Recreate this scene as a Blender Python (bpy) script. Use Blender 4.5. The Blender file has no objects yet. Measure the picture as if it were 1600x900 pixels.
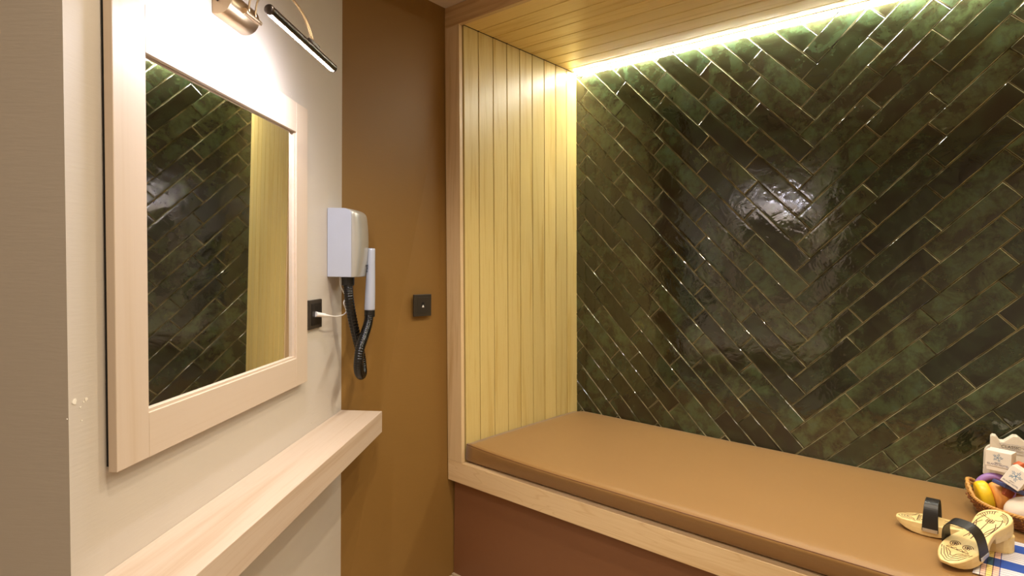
import bpy, math, random
from mathutils import Vector, Matrix, noise
S = bpy.context.scene
COL = S.collection
R = math.radians
random.seed(7)

# ------------------------------------------------------------------ camera
F = 935.874; H = 1.30
RT = Vector((0.75480, 0.65580, 0.01387)); UPV = Vector((-0.0360, 0.0203, 0.9991)); FW = Vector((-0.6550, 0.7546, -0.0389))
yaw, pit, rol = -0.714865715, 0.0389012951, 0.0138721962
def _M():
    cy, sy, cp, sp, cr, sr = math.cos(yaw), math.sin(yaw), math.cos(pit), math.sin(pit), math.cos(rol), math.sin(rol)
    Rz = Matrix(((cy, -sy, 0), (sy, cy, 0), (0, 0, 1))); B = Matrix(((1, 0, 0), (0, 0, -1), (0, 1, 0)))
    Rx = Matrix(((1, 0, 0), (0, cp, -sp), (0, sp, cp))); Rr = Matrix(((cr, -sr, 0), (sr, cr, 0), (0, 0, 1)))
    return Rr @ Rx @ B @ Rz
MC = _M(); MCT = MC.transposed(); EYE = Vector((0, 0, H))
RT = MCT @ Vector((1, 0, 0)); DN = MCT @ Vector((0, 1, 0)); FW = MCT @ Vector((0, 0, 1))
cd = bpy.data.cameras.new('camera'); cam = bpy.data.objects.new('camera', cd); COL.objects.link(cam)
cd.sensor_width = 36; cd.sensor_fit = 'HORIZONTAL'; cd.lens = F / 1600 * 36; cd.clip_start = .02
m = Matrix.Identity(4)
for i in range(3):
    m[i][0] = RT[i]; m[i][1] = -DN[i]; m[i][2] = -FW[i]
m[0][3], m[1][3], m[2][3] = EYE
cam.matrix_world = m
S.camera = cam

# ------------------------------------------------------------------ world, lights, exposure
W = bpy.data.worlds.new('world'); S.world = W; W.use_nodes = True
W.node_tree.nodes['Background'].inputs[0].default_value = (1, .85, .7, 1)
W.node_tree.nodes['Background'].inputs[1].default_value = .05
S.view_settings.view_transform = 'Standard'; S.view_settings.look = 'None'
S.view_settings.exposure = 1.25; S.view_settings.gamma = 1; S.view_settings.use_curve_mapping = False

WARM = (1.0, .86, .66)
def spot(name, loc, power, col=WARM, rad=.022, size=150, blend=.6, to=None):
    l = bpy.data.lights.new(name, 'SPOT'); l.energy = power; l.color = col; l.shadow_soft_size = rad
    l.spot_size = R(size); l.spot_blend = blend
    o = bpy.data.objects.new(name, l); COL.objects.link(o); o.location = loc
    if to is not None:
        o.rotation_euler = (Vector(to) - Vector(loc)).to_track_quat('-Z', 'Y').to_euler()
    return o
def area(name, loc, rot, sx, sy, power, col):
    l = bpy.data.lights.new(name, 'AREA'); l.shape = 'RECTANGLE'; l.size = sx; l.size_y = sy; l.energy = power; l.color = col
    o = bpy.data.objects.new(name, l); COL.objects.link(o); o.location = loc; o.rotation_euler = rot
    return o
ZC = 2.338
P_DOWN_A, P_DOWN_B, P_DOWN_C = 18, 15, 23
LED_STRIP = 60.0; LED_LAMP = 135.0
spot('downlight_near_bench', (-.78, 1.33, ZC - .012), P_DOWN_A, size=118, blend=.7)
spot('downlight_near_mirror', (-.50, .54, ZC - .012), P_DOWN_B)
spot('downlight_by_cushion', (-.12, 1.17, ZC - .012), P_DOWN_C, size=116, blend=.7)
spot('downlight_by_basket', (.60, 1.17, ZC - .012), P_DOWN_C * .7, size=116, blend=.7)
area('added_fill_light', (.55, -.45, ZC - .01), (0, 0, 0), .6, .6, 6, (1, .88, .74))  # unseen soft fill, added at the ceiling behind the camera to lift the shadows

# ------------------------------------------------------------------ frames of reference measured from the place
K = -0.02489                       # the niche's side leans slightly
YF = 1.683                         # front face of niche frame
YB = 2.502                         # tile plane
XO = -1.7868; XI = -1.7046         # outer / inner edge of the left post at z=0
XR = .42
ZL0, ZL1 = .4085, .4921            # wooden ledge
ZH = 2.2600                        # niche ceiling
YW = [1.71, 1.7936, 1.8830, 1.9710, 2.0580, 2.1460, 2.2350, 2.3235, 2.4130, 2.502]
AW = -0.654561771
E0 = Vector((-1.82, 1.1884, 0)); LD = Vector((math.sin(AW), math.cos(AW), 0)); NW = Vector((math.cos(AW), -math.sin(AW), 0))
LWM = Matrix.Translation(E0) @ Matrix.Rotation(math.atan2(-LD.y, -LD.x), 4, 'Z')   # x' toward the camera along the wall, y' into the room

def pray(px, py):
    d = MCT @ Vector(((px - 800) / F, (py - 450) / F, 1)); return d.normalized()
def onz(px, py, z):
    d = pray(px, py); return EYE + d * ((z - H) / d.z)
def onw(px, py, off):              # on a plane `off` in front of the left wall, in wall-local coordinates
    d = pray(px, py); t = (off - (EYE - E0).dot(NW)) / d.dot(NW); P = EYE + d * t
    return Vector((-(P - E0).dot(LD), off, P.z))
def ondepth(px, py, dep):
    d = MCT @ Vector(((px - 800) / F, (py - 450) / F, 1)); return EYE + d * dep

# ------------------------------------------------------------------ node helpers
def mat(name):
    m = bpy.data.materials.new(name); m.use_nodes = True; nt = m.node_tree
    return m, nt, nt.nodes['Principled BSDF']
def N(nt, t, **k):
    n = nt.nodes.new(t)
    for a, v in k.items(): setattr(n, a, v)
    return n
def lin(c):
    return tuple((x / 12.92 if x <= .04045 else ((x + .055) / 1.055) ** 2.4) for x in [v / 255 for v in c]) + (1,)
def coords(nt, scale=(1, 1, 1), rndmul=0):
    tc = N(nt, 'ShaderNodeTexCoord'); mp = N(nt, 'ShaderNodeMapping'); mp.inputs['Scale'].default_value = scale
    nt.links.new(tc.outputs['Object'], mp.inputs['Vector']); out = mp.outputs[0]
    if rndmul:
        at = N(nt, 'ShaderNodeAttribute', attribute_name='rnd')
        sc = N(nt, 'ShaderNodeVectorMath', operation='SCALE'); sc.inputs['Scale'].default_value = rndmul
        ad = N(nt, 'ShaderNodeVectorMath', operation='ADD')
        nt.links.new(at.outputs['Vector'], sc.inputs[0]); nt.links.new(sc.outputs[0], ad.inputs[0]); nt.links.new(out, ad.inputs[1]); out = ad.outputs[0]
    return out
def ntex(nt, vec, scale, detail=4, rough=.6, dist=0):
    n = N(nt, 'ShaderNodeTexNoise'); n.inputs['Scale'].default_value = scale; n.inputs['Detail'].default_value = detail
    n.inputs['Roughness'].default_value = rough; n.inputs['Distortion'].default_value = dist
    if vec: nt.links.new(vec, n.inputs['Vector'])
    return n.outputs[0]
def ramp(nt, fac, stops):
    r = N(nt, 'ShaderNodeValToRGB'); e = r.color_ramp.elements
    while len(e) < len(stops): e.new(.5)
    for i, (p, c) in enumerate(stops): e[i].position = p; e[i].color = c if len(c) == 4 else (*c, 1)
    nt.links.new(fac, r.inputs[0]); return r.outputs[0]
def mix(nt, a, b, fac, mode='MIX'):
    x = N(nt, 'ShaderNodeMix', data_type='RGBA', blend_type=mode)
    for s, v in ((x.inputs[0], fac), (x.inputs[6], a), (x.inputs[7], b)):
        if isinstance(v, (int, float)): s.default_value = v
        elif isinstance(v, tuple): s.default_value = v
        else: nt.links.new(v, s)
    return x.outputs[2]
def math_(nt, op, a, b=0.0, c=None):
    x = N(nt, 'ShaderNodeMath', operation=op)
    for i, v in enumerate((a, b) if c is None else (a, b, c)):
        if isinstance(v, (int, float)): x.inputs[i].default_value = v
        else: nt.links.new(v, x.inputs[i])
    return x.outputs[0]
def bump(nt, bs, h, strength, dist=.001):
    b = N(nt, 'ShaderNodeBump'); b.inputs['Strength'].default_value = strength; b.inputs['Distance'].default_value = dist
    nt.links.new(h, b.inputs['Height']); nt.links.new(b.outputs[0], bs.inputs['Normal']); return b

def plain(name, c, rough=.5, metal=0, spec=.5, coat=0, nb=None, sss=0, var=0):
    m, nt, b = mat(name); b.inputs['Roughness'].default_value = rough; b.inputs['Metallic'].default_value = metal
    b.inputs['Specular IOR Level'].default_value = spec; b.inputs['Coat Weight'].default_value = coat
    v = coords(nt); n = ntex(nt, v, 14 if not nb else nb[0], 3)
    k = max(var, .03); c = lin(c)
    col = mix(nt, tuple(x * (1 - k) for x in c[:3]) + (1,), tuple(min(1, x * (1 + k)) for x in c[:3]) + (1,), n)
    nt.links.new(col, b.inputs['Base Color'])
    if nb: bump(nt, b, n, nb[1], nb[2])
    if sss: b.inputs['Subsurface Weight'].default_value = sss; b.inputs['Subsurface Radius'].default_value = (.01, .006, .003)
    return m
def wallpaint(name, c, rough=.55):
    m, nt, b = mat(name)
    v = coords(nt, (6, 6, 60)); n = ntex(nt, v, 3, 4, .6)
    v2 = coords(nt); n2 = ntex(nt, v2, 2.2, 3)
    c = lin(c); d = tuple(x * .94 for x in c[:3]) + (1,); u = tuple(min(1, x * 1.05) for x in c[:3]) + (1,)
    nt.links.new(mix(nt, d, u, n2), b.inputs['Base Color']); b.inputs['Roughness'].default_value = rough
    b.inputs['Specular IOR Level'].default_value = .3
    bump(nt, b, n, .22, .0012); return m
def wood(name, base, dark, axis=2, grain=1.0, rough=.42, fig=0.0, tone=.10, knots=0.0):
    m, nt, b = mat(name)
    sc = [26, 26, 26]; sc[axis] = 1.1
    v = coords(nt, tuple(sc), 37)
    streak = ntex(nt, v, 1.3 * grain, 5, .62, .5)
    sc2 = [170, 170, 170]; sc2[axis] = 3.0
    fine = ntex(nt, coords(nt, tuple(sc2), 11), 1.0, 3, .7)
    B = lin(base); D = lin(dark)
    c1 = ramp(nt, streak, [(.30, D), (.47, B), (.60, B), (.78, tuple(x * .5 + y * .5 for x, y in zip(B, D)))])
    c2 = mix(nt, c1, D, math_(nt, 'MULTIPLY', ramp(nt, fine, [(.5, (0, 0, 0)), (.75, (1, 1, 1))]), .35))
    if fig:      # long cathedral figure
        sc3 = [9, 9, 9]; sc3[axis] = .9
        w = ntex(nt, coords(nt, tuple(sc3), 5), 1.2, 2, .5, .6)
        ring = math_(nt, 'PINGPONG', math_(nt, 'MULTIPLY', w, 14), .5)
        rr = ramp(nt, ring, [(.0, (1, 1, 1)), (.10, (0, 0, 0))])
        c2 = mix(nt, c2, D, math_(nt, 'MULTIPLY', rr, fig))
    if knots:
        vo = N(nt, 'ShaderNodeTexVoronoi'); vo.inputs['Scale'].default_value = 3.2; nt.links.new(coords(nt, (1, 1, .5), 9), vo.inputs['Vector'])
        kk = ramp(nt, vo.outputs['Distance'], [(.02, (1, 1, 1)), (.035, (0, 0, 0))])
        c2 = mix(nt, c2, tuple(x * .35 for x in D[:3]) + (1,), math_(nt, 'MULTIPLY', kk, knots))
    at = N(nt, 'ShaderNodeAttribute', attribute_name='rnd')
    t = math_(nt, 'MULTIPLY_ADD', at.outputs['Fac'], 2 * tone, 1 - tone)
    vm = N(nt, 'ShaderNodeVectorMath', operation='SCALE'); nt.links.new(c2, vm.inputs[0]); nt.links.new(t, vm.inputs['Scale'])
    nt.links.new(vm.outputs[0], b.inputs['Base Color'])
    b.inputs['Roughness'].default_value = rough; bump(nt, b, fine, .12, .0006); return m
def emit(name, c, s):
    m, nt, b = mat(name); b.inputs['Base Color'].default_value = (.8, .8, .8, 1)
    b.inputs['Emission Color'].default_value = (*c, 1); b.inputs['Emission Strength'].default_value = s; return m

M = {}
M['beige'] = wallpaint('beige wall covering', (203, 194, 182))
M['brown'] = wallpaint('brown wall covering', (134, 100, 50), .5)
M['skirt'] = wallpaint('brown panel', (128, 86, 56), .42)
M['ceil'] = wallpaint('ceiling paint', (206, 186, 160), .8)
M['floor'] = plain('pale floor', (188, 168, 140), .35, nb=(5, .05, .001))
M['clad'] = wood('pale cladding boards', (220, 196, 128), (200, 166, 90), 2, 1.0, .36, tone=.13)
M['cladx'] = wood('pale ceiling boards', (234, 204, 130), (214, 176, 92), 0, 1.0, .36, tone=.10)
M['post'] = wood('post timber', (218, 190, 146), (196, 162, 112), 2, .8, .4, tone=.03)
M['head'] = wood('header timber', (206, 172, 122), (178, 140, 92), 0, .8, .4, tone=.03)
M['ledge'] = wood('ledge timber', (226, 198, 154), (204, 168, 118), 0, .5, .38, fig=.5, tone=.02)
M['pine'] = wood('limed shelf timber', (206, 187, 168), (192, 167, 142), 0, .6, .38, fig=.12, tone=.02)
M['frame'] = wood('mirror frame timber', (208, 190, 170), (201, 180, 156), 0, .45, .42, tone=.03)
M['framev'] = wood('mirror stile timber', (208, 190, 170), (201, 180, 156), 2, .45, .42, tone=.03, knots=.0)

# ---- glazed tile
def tile_mat():
    m, nt, b = mat('green glazed tile')
    v = coords(nt, (1, 1, 1), 40)
    n1 = ntex(nt, v, 9, 6, .68, .5); n2 = ntex(nt, v, 20, 6, .7, .3); n3 = ntex(nt, v, 90, 2, .6)
    c = ramp(nt, n1, [(.30, lin((27, 25, 19))), (.44, lin((44, 46, 32))), (.54, lin((58, 67, 46))), (.66, lin((60, 72, 58))), (.80, lin((104, 112, 62)))])
    c = mix(nt, c, lin((36, 29, 22)), math_(nt, 'MULTIPLY', ramp(nt, n2, [(.45, (0, 0, 0)), (.62, (1, 1, 1))]), .65))
    at = N(nt, 'ShaderNodeAttribute', attribute_name='rnd')
    sep = N(nt, 'ShaderNodeSeparateColor'); nt.links.new(at.outputs['Color'], sep.inputs[0])
    tone = math_(nt, 'MULTIPLY_ADD', sep.outputs[0], 1.15, .48)
    vm = N(nt, 'ShaderNodeVectorMath', operation='SCALE'); nt.links.new(c, vm.inputs[0]); nt.links.new(tone, vm.inputs['Scale'])
    hue = mix(nt, (1.05, 1.0, .84, 1), (.93, 1.06, .94, 1), sep.outputs[1])
    c = mix(nt, vm.outputs[0], hue, 1.0, 'MULTIPLY')
    # glaze thins and turns tan along the rounded rim of each tile
    rim = sep.outputs[2]
    rn = math_(nt, 'MULTIPLY', rim, ramp(nt, ntex(nt, coords(nt), 9, 3), [(.38, (.15, .15, .15)), (.56, (1, 1, 1))]))
    c = mix(nt, c, lin((176, 168, 132)), rn)
    nt.links.new(c, b.inputs['Base Color'])
    b.inputs['Roughness'].default_value = .065
    b.inputs['Specular IOR Level'].default_value = .95
    wav = ntex(nt, coords(nt, (1, 1, 1), 3), 11, 3, .55, .8)
    fin = ntex(nt, coords(nt, (1, 1, 1), 3), 60, 3, .55, .4)
    h = math_(nt, 'ADD', wav, math_(nt, 'MULTIPLY', fin, .07))
    bump(nt, b, h, .45, .0040)
    return m
M['tile'] = tile_mat()
M['grout'] = plain('dark grout', (46, 40, 30), .9)

def leather():
    m, nt, b = mat('tan leatherette'); v = coords(nt)
    n = ntex(nt, v, 1.6, 3); f = N(nt, 'ShaderNodeTexVoronoi'); f.inputs['Scale'].default_value = 420; nt.links.new(v, f.inputs['Vector'])
    w = ntex(nt, coords(nt, (1, 1, 1)), 9, 2)
    nt.links.new(mix(nt, lin((143, 106, 58)), lin((153, 115, 64)), n), b.inputs['Base Color'])
    b.inputs['Roughness'].default_value = .48; b.inputs['Specular IOR Level'].default_value = .55; b.inputs['Sheen Weight'].default_value = .15; b.inputs['Sheen Roughness'].default_value = .4
    h = math_(nt, 'ADD', f.outputs['Distance'], math_(nt, 'MULTIPLY', w, 3.0)); bump(nt, b, h, .12, .001); return m
M['leather'] = leather()
M['seam'] = plain('stitched seam', (118, 74, 42), .5)
M['brass'] = plain('brushed antique brass', (186, 164, 134), .33, 1, nb=(60, .06, .0005))
M['gun'] = plain('dark gunmetal', (92, 86, 84), .3, 1)
M['alu'] = plain('aluminium channel', (170, 172, 175), .3, .9)
M['led'] = emit('cool white light diffuser', (.88, .87, 1.0), LED_LAMP)
M['strip'] = emit('white light strip diffuser', (1.0, .99, .86), LED_STRIP)
M['silver'] = plain('silver grey plastic', (192, 200, 218), .32, .25, coat=.2)
M['silver2'] = plain('warm silver plastic front', (182, 180, 172), .30, .35, coat=.3)
M['black'] = plain('black plastic', (22, 20, 18), .35)
M['hose'] = plain('glossy black ribbed hose', (10, 10, 11), .22)
M['dark'] = plain('charcoal brown plastic', (52, 46, 38), .35)
M['groove'] = plain('dark groove', (58, 30, 12), .8)
M['hole'] = plain('black recess', (6, 6, 6), .6)
M['white'] = plain('white plastic', (232, 228, 222), .35)
M['chip'] = plain('bare plaster', (236, 230, 216), .8)
M['card'] = plain('white card', (232, 224, 214), .6)
M['bag'] = plain('white paper bag', (226, 216, 200), .6, nb=(30, .25, .002))
M['ink'] = plain('blue print', (62, 120, 160), .6)
M['inkg'] = plain('grey print', (120, 112, 130), .6)
M['inkd'] = plain('dark print', (60, 52, 50), .6)
M['red'] = plain('red packet', (176, 62, 58), .5)
M['orangep'] = plain('orange packet', (206, 108, 70), .5)
M['bluep'] = plain('navy packet', (66, 72, 120), .4)
M['clog'] = wood('pale clog wood', (236, 210, 150), (222, 190, 126), 0, .5, .45, tone=.0)
M['burn'] = plain('burnt line', (74, 42, 16), .7)
M['strap'] = plain('black rubber strap', (34, 31, 29), .42, nb=(120, .1, .0005))
M['metal'] = plain('bright metal strip', (205, 200, 190), .3, .8)
M['yellow'] = plain('yellow soap', (238, 200, 40), .35, sss=.3, var=.12, nb=(40, .1, .002))
M['orange'] = plain('peach orange soap', (236, 164, 84), .35, sss=.3, var=.14, nb=(40, .1, .002))
M['purple'] = plain('lilac soap', (158, 122, 190), .4, sss=.3, var=.08, nb=(40, .1, .002))
M['cream'] = plain('off white soap', (228, 214, 202), .45, sss=.2)
M['wick'] = plain('brown wicker', (128, 76, 42), .42, var=.35)
M['wickl'] = plain('honey wicker', (196, 146, 78), .42, var=.2)

def glass_mirror():
    m, nt, b = mat('mirror silvering'); b.inputs['Metallic'].default_value = 1; b.inputs['Roughness'].default_value = .015
    v = coords(nt); s = ntex(nt, v, 9, 4)
    nt.links.new(mix(nt, (.80, .82, .82, 1), (.88, .89, .88, 1), s), b.inputs['Base Color']); return m
M['mirror'] = glass_mirror()

def plaid():
    m, nt, b = mat('blue plaid cotton')
    tc = N(nt, 'ShaderNodeTexCoord'); sp = N(nt, 'ShaderNodeSeparateXYZ'); nt.links.new(tc.outputs['Object'], sp.inputs[0])
    def bands(sock, period, stops):
        f = math_(nt, 'FRACT', math_(nt, 'DIVIDE', sock, period))
        r = N(nt, 'ShaderNodeValToRGB'); r.color_ramp.interpolation = 'CONSTANT'; e = r.color_ramp.elements
        while len(e) < len(stops): e.new(.9)
        for i, (p, c) in enumerate(stops): e[i].position = p / period; e[i].color = lin(c)
        nt.links.new(f, r.inputs[0]); return r.outputs[0]
    Wt = (226, 222, 228); X = math_(nt, 'ADD', sp.outputs[0], 0.0)
    warp = bands(X, .16, [(0, (240, 236, 230)), (.007, (70, 66, 110)), (.0085, (248, 206, 184)), (.018, (110, 86, 90)), (.0192, (250, 226, 140)), (.030, (120, 84, 90)), (.0313, (248, 204, 184)), (.043, (90, 92, 160)), (.0445, Wt), (.150, (230, 226, 230))])
    Wh = (250, 250, 250)
    weft = bands(sp.outputs[1], .128, [(0, Wh), (.006, (120, 120, 160)), (.0075, Wh), (.019, (150, 140, 170)), (.0205, Wh), (.032, (130, 130, 175)), (.0335, Wh), (.045, (150, 140, 175)), (.0465, Wh), (.058, (130, 130, 175)), (.0595, Wh), (.070, (48, 92, 190)), (.123, Wh)])
    c = mix(nt, warp, weft, 1.0, 'MULTIPLY')
    n = ntex(nt, coords(nt, (600, 600, 50)), 1, 2); nt.links.new(mix(nt, c, mix(nt, c, (.75, .75, .78, 1), 1.0, 'MULTIPLY'), n), b.inputs['Base Color'])
    b.inputs['Roughness'].default_value = .85; bump(nt, b, n, .3, .0006); return m
M['plaid'] = plaid()

# ------------------------------------------------------------------ mesh builder
class MB:
    def __init__(s): s.v = []; s.f = []; s.c = []; s.col = (.5, .5, 0); s.mi = []; s.m = 0
    def add(s, vs, fs, col=None):
        o = len(s.v); s.v += [tuple(v) for v in vs]; s.f += [tuple(i + o for i in f) for f in fs]
        cols = col if isinstance(col, list) else [col or s.col] * len(fs); s.c += cols; s.mi += [s.m] * len(fs); return s
    def box(s, a, b, fn=None, col=None):
        x0, y0, z0 = a; x1, y1, z1 = b
        vs = [(x0, y0, z0), (x1, y0, z0), (x1, y1, z0), (x0, y1, z0), (x0, y0, z1), (x1, y0, z1), (x1, y1, z1), (x0, y1, z1)]
        if fn: vs = [fn(*v) for v in vs]
        return s.add(vs, [(0, 3, 2, 1), (4, 5, 6, 7), (0, 1, 5, 4), (1, 2, 6, 5), (2, 3, 7, 6), (3, 0, 4, 7)], col)
    def loft(s, rings, closed=True, cap=True, loop=False, col=None):
        n = len(rings[0]); vs = [v for r in rings for v in r]; fs = []
        L = len(rings); rng = L if loop else L - 1
        for i in range(rng):
            i2 = (i + 1) % L
            for j in range(n if closed else n - 1):
                k = (j + 1) % n; fs.append((i * n + j, i * n + k, i2 * n + k, i2 * n + j))
        if cap and not loop and closed:
            fs.append(tuple(reversed(range(n)))); fs.append(tuple((L - 1) * n + j for j in range(n)))
        return s.add(vs, fs, col)
    def tube(s, pts, r, n=10, loop=False, col=None):
        pts = [Vector(p) for p in pts]; L = len(pts); rings = []
        rr = r if isinstance(r, (list, tuple)) else [r] * L
        up = None
        for i, p in enumerate(pts):
            a = pts[(i - 1) % L] if (loop or i > 0) else p; b = pts[(i + 1) % L] if (loop or i < L - 1) else p
            t = (b - a).normalized()
            if up is None: up = t.orthogonal().normalized()
            up = (up - t * up.dot(t)).normalized(); q = t.cross(up)
            rings.append([p + up * math.cos(2 * math.pi * j / n) * rr[i] + q * math.sin(2 * math.pi * j / n) * rr[i] for j in range(n)])
        return s.loft(rings, loop=loop, col=col)
    def build(s, name, mats, parent=None, smooth=False, bevel=0, seg=2, loc=None, mw=None, sub=0):
        me = bpy.data.meshes.new(name); vs = s.v
        if loc is not None: L = Vector(loc); vs = [tuple(Vector(v) - L) for v in vs]
        me.from_pydata(vs, [], s.f); me.validate(); me.update()
        mats = mats if isinstance(mats, list) else [mats]
        for mm in mats: me.materials.append(mm)
        if len(me.polygons) == len(s.f):
            at = me.color_attributes.new('rnd', 'FLOAT_COLOR', 'CORNER')
            for p in me.polygons:
                p.material_index = s.mi[p.index]
                c = s.c[p.index]
                for li in p.loop_indices: at.data[li].color = (*c, 1)
        for p in me.polygons: p.use_smooth = smooth
        o = bpy.data.objects.new(name, me); COL.objects.link(o)
        if loc is not None: o.location = loc
        if mw is not None: o.matrix_world = mw
        if parent: o.parent = parent
        import bmesh
        bm = bmesh.new(); bm.from_mesh(me); bmesh.ops.recalc_face_normals(bm, faces=bm.faces); bm.to_mesh(me); bm.free()
        if bevel:
            b = o.modifiers.new('bevel', 'BEVEL'); b.width = bevel; b.segments = seg; b.limit_method = 'ANGLE'; b.angle_limit = R(40)
        if sub:
            b = o.modifiers.new('sub', 'SUBSURF'); b.levels = sub; b.render_levels = sub
        return o
def tag(o, label=None, cat=None, group=None, kind=None):
    if label: o['label'] = label
    if cat: o['category'] = cat
    if group: o['group'] = group
    if kind: o['kind'] = kind
    return o
def empty(name, mw, label, cat, group=None):
    o = bpy.data.objects.new(name, None); o.empty_display_size = .05; COL.objects.link(o); o.matrix_world = mw
    return tag(o, label, cat, group)
def struct(o, label=None, cat='structure'):
    o['kind'] = 'structure'
    if label: o['label'] = label; o['category'] = cat
    return o
def rc(): return (random.random(), random.random(), 0)
def lean(x, y, z): return (x + K * z, y, z)
def text_mesh(txt, size, ext=.0002):
    c = bpy.data.curves.new('t', 'FONT'); c.body = txt; c.size = size; c.align_x = 'CENTER'; c.align_y = 'CENTER'; c.extrude = ext
    o = bpy.data.objects.new('t', c); COL.objects.link(o); dg = bpy.context.evaluated_depsgraph_get()
    me = bpy.data.meshes.new_from_object(o.evaluated_get(dg)); bpy.data.objects.remove(o); bpy.data.curves.remove(c); return me
def text_obj(name, txt, size, mt, parent, mw):
    me = text_mesh(txt, size); me.materials.clear(); me.materials.append(mt); me.name = name
    o = bpy.data.objects.new(name, me); COL.objects.link(o); o.parent = parent; o.matrix_local = mw; return o

# ------------------------------------------------------------------ room shell
EL = 1.196                                          # length of the wall the mirror hangs on
PE = E0 - LD * EL; PF = PE - NW * 1.4
XB, YK = 1.35, -1.45
CEILZ = ZC
def wallquad(name, a, b, mt, z0=0, z1=CEILZ, th=.08, label=None, topa=None):
    a = Vector((a[0], a[1], 0)); b = Vector((b[0], b[1], 0)); d = (b - a).normalized(); n = Vector((d.y, -d.x, 0)) * -th   # thickness outward (left of a->b)
    mb = MB(); vs = []
    for z in (z0, z1):
        for p in (a, b, b + n, a + n): vs.append((p.x, p.y, z))
    mb.add(vs, [(0, 3, 2, 1), (4, 5, 6, 7), (0, 1, 5, 4), (1, 2, 6, 5), (2, 3, 7, 6), (3, 0, 4, 7)])
    return struct(mb.build(name, mt, loc=((a.x + b.x) / 2, (a.y + b.y) / 2, 0)), label)
# walls run clockwise seen from above so that the thickness lies outside
wl = wallquad('wall_left', PE + LD * .08, E0, M['beige'], label='greige wall behind the mirror and the shelf')
mb = MB()
a0 = (E0.x, E0.y); c0 = (XO, YF + .03)
vs = [(E0.x, E0.y, 0), (XO, 1.75, 0), (XO - .08, 1.75, 0), (E0.x - .08, E0.y + .03, 0),
      (E0.x, E0.y, CEILZ), (XO + K * CEILZ, 1.75, CEILZ), (XO - .08 + K * CEILZ, 1.75, CEILZ), (E0.x - .08, E0.y + .03, CEILZ)]
mb.add(vs, [(0, 3, 2, 1), (4, 5, 6, 7), (0, 1, 5, 4), (1, 2, 6, 5), (2, 3, 7, 6), (3, 0, 4, 7)])
struct(mb.build('wall_corner', M['brown'], loc=(-1.82, 1.45, 0)), 'brown wall between the greige wall and the bench niche')
wallquad('wall_pier', PF, PE, M['beige'], label='end face of the greige wall at the left edge')
wallquad('wall_side', (PF.x, YK), (PF.x, PF.y), M['beige'])
wallquad('wall_rear', (XB, YK), (PF.x, YK), M['beige'])
wallquad('wall_right', (XB, YF), (XB, YK), M['beige'])
wallquad('wall_front', (XR + .085, YF + .0), (XB, YF + .0), M['brown'])
mb = MB(); mb.box((-2.6, -1.7, -.06), (1.5, 2.62, 0)); struct(mb.build('floor', M['floor'], loc=(0, 0, 0)))
mb = MB(); mb.box((-2.6, -1.7, CEILZ), (1.5, 1.80, CEILZ + .06)); struct(mb.build('ceiling', M['ceil'], loc=(0, 0, CEILZ)), 'pale ceiling of the room')
# skirt panel under the ledge
mb = MB(); mb.box((XO, 1.711, 0), (XR + .085, 1.75, ZL0)); struct(mb.build('wall_bench_front', M['skirt'], loc=(-.7, 1.72, 0)), 'brown panel under the bench ledge')
# small floor chip of pale skirting seen at the corner
mb = MB(); mb.box((XO, 1.699, 0), (XR, 1.711, .008)); struct(mb.build('baseboard_bench', M['floor'], loc=(-.7, 1.70, 0)))
# ledge
mb = MB(); mb.box((XO, YF, ZL0), (XR + .085, 1.775, ZL1), lean); mb.box((XO + .02, 1.775, ZL1 - .03), (XR + .05, YB - .002, ZL1 - .002), lean)
struct(mb.build('trim_1', M['ledge'], loc=(-.7, YF, ZL0), bevel=.0015), 'pale wooden ledge along the front of the bench')
# posts and header
mb = MB(); mb.box((XO, YF, ZL1 + .0008), (XI, YF + .017, ZH - .005), lean); struct(mb.build('trim_2', M['post'], loc=(XO, YF, ZL1), bevel=.001), 'pale upright post at the left of the niche')
mb = MB(); mb.box((XR, YF, ZL1), (XR + .085, YF + .017, ZH - .005)); struct(mb.build('trim_3', M['post'], loc=(XR, YF, ZL1), bevel=.001))
mb = MB(); mb.box((XO + .0, YF - .0005, ZH - .0045), (XR + .085, YF + .02, CEILZ - .001), lean); struct(mb.build('trim_4', M['head'], loc=(-.7, YF, ZH), bevel=.001), 'pale header board over the niche')
# side cladding boards
def boards_side(name, x, sgn, ln, label=None):
    mb = MB()
    for i in range(9):
        y0, y1 = YW[i] + (.0021 if i else -.0), YW[i + 1] - .0021
        mb.box((x, y0, ZL1 + .0), (x - .014 * sgn, y1, ZH - .0015), ln, rc())
    o = mb.build(name, M['clad'], loc=(x, 2.1, ZL1), bevel=.0016, seg=2)
    m2 = MB(); m2.box((x - .0135 * sgn, YF + .0172, ZL1), (x - .06 * sgn, YB + .02, ZH + .05), ln)
    g = m2.build('backing', M['groove'], loc=(0, 0, 0)); g.parent = o; g.matrix_parent_inverse = o.matrix_world.inverted(); g.location = (-x, -2.1, -ZL1); g.matrix_parent_inverse = Matrix.Identity(4)
    return struct(o, label)
boards_side('wall_niche_left', XI, 1, lean, 'vertical pale boards lining the left side of the niche')
boards_side('wall_niche_right', XR, -1, None)
mb = MB()
for i in range(9):
    y0, y1 = (YF + .021 if i == 0 else YW[i] + .0021), YW[i + 1] - .0021
    mb.box((XI + K * ZH + .001, y0, ZH), (XR, y1, ZH + .014), None, rc())
o = mb.build('ceiling_niche', M['cladx'], loc=(-.6, 2.1, ZH), bevel=.0014)
struct(o, 'pale boards lining the top of the niche')
mb = MB(); mb.box((XI - .12, YF + .021, ZH + .0145), (XR + .05, YB + .03, ZH + .06)); g = mb.build('backing', M['groove']); g.parent = o; g.location = (.6, -2.1, -ZH)

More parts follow.
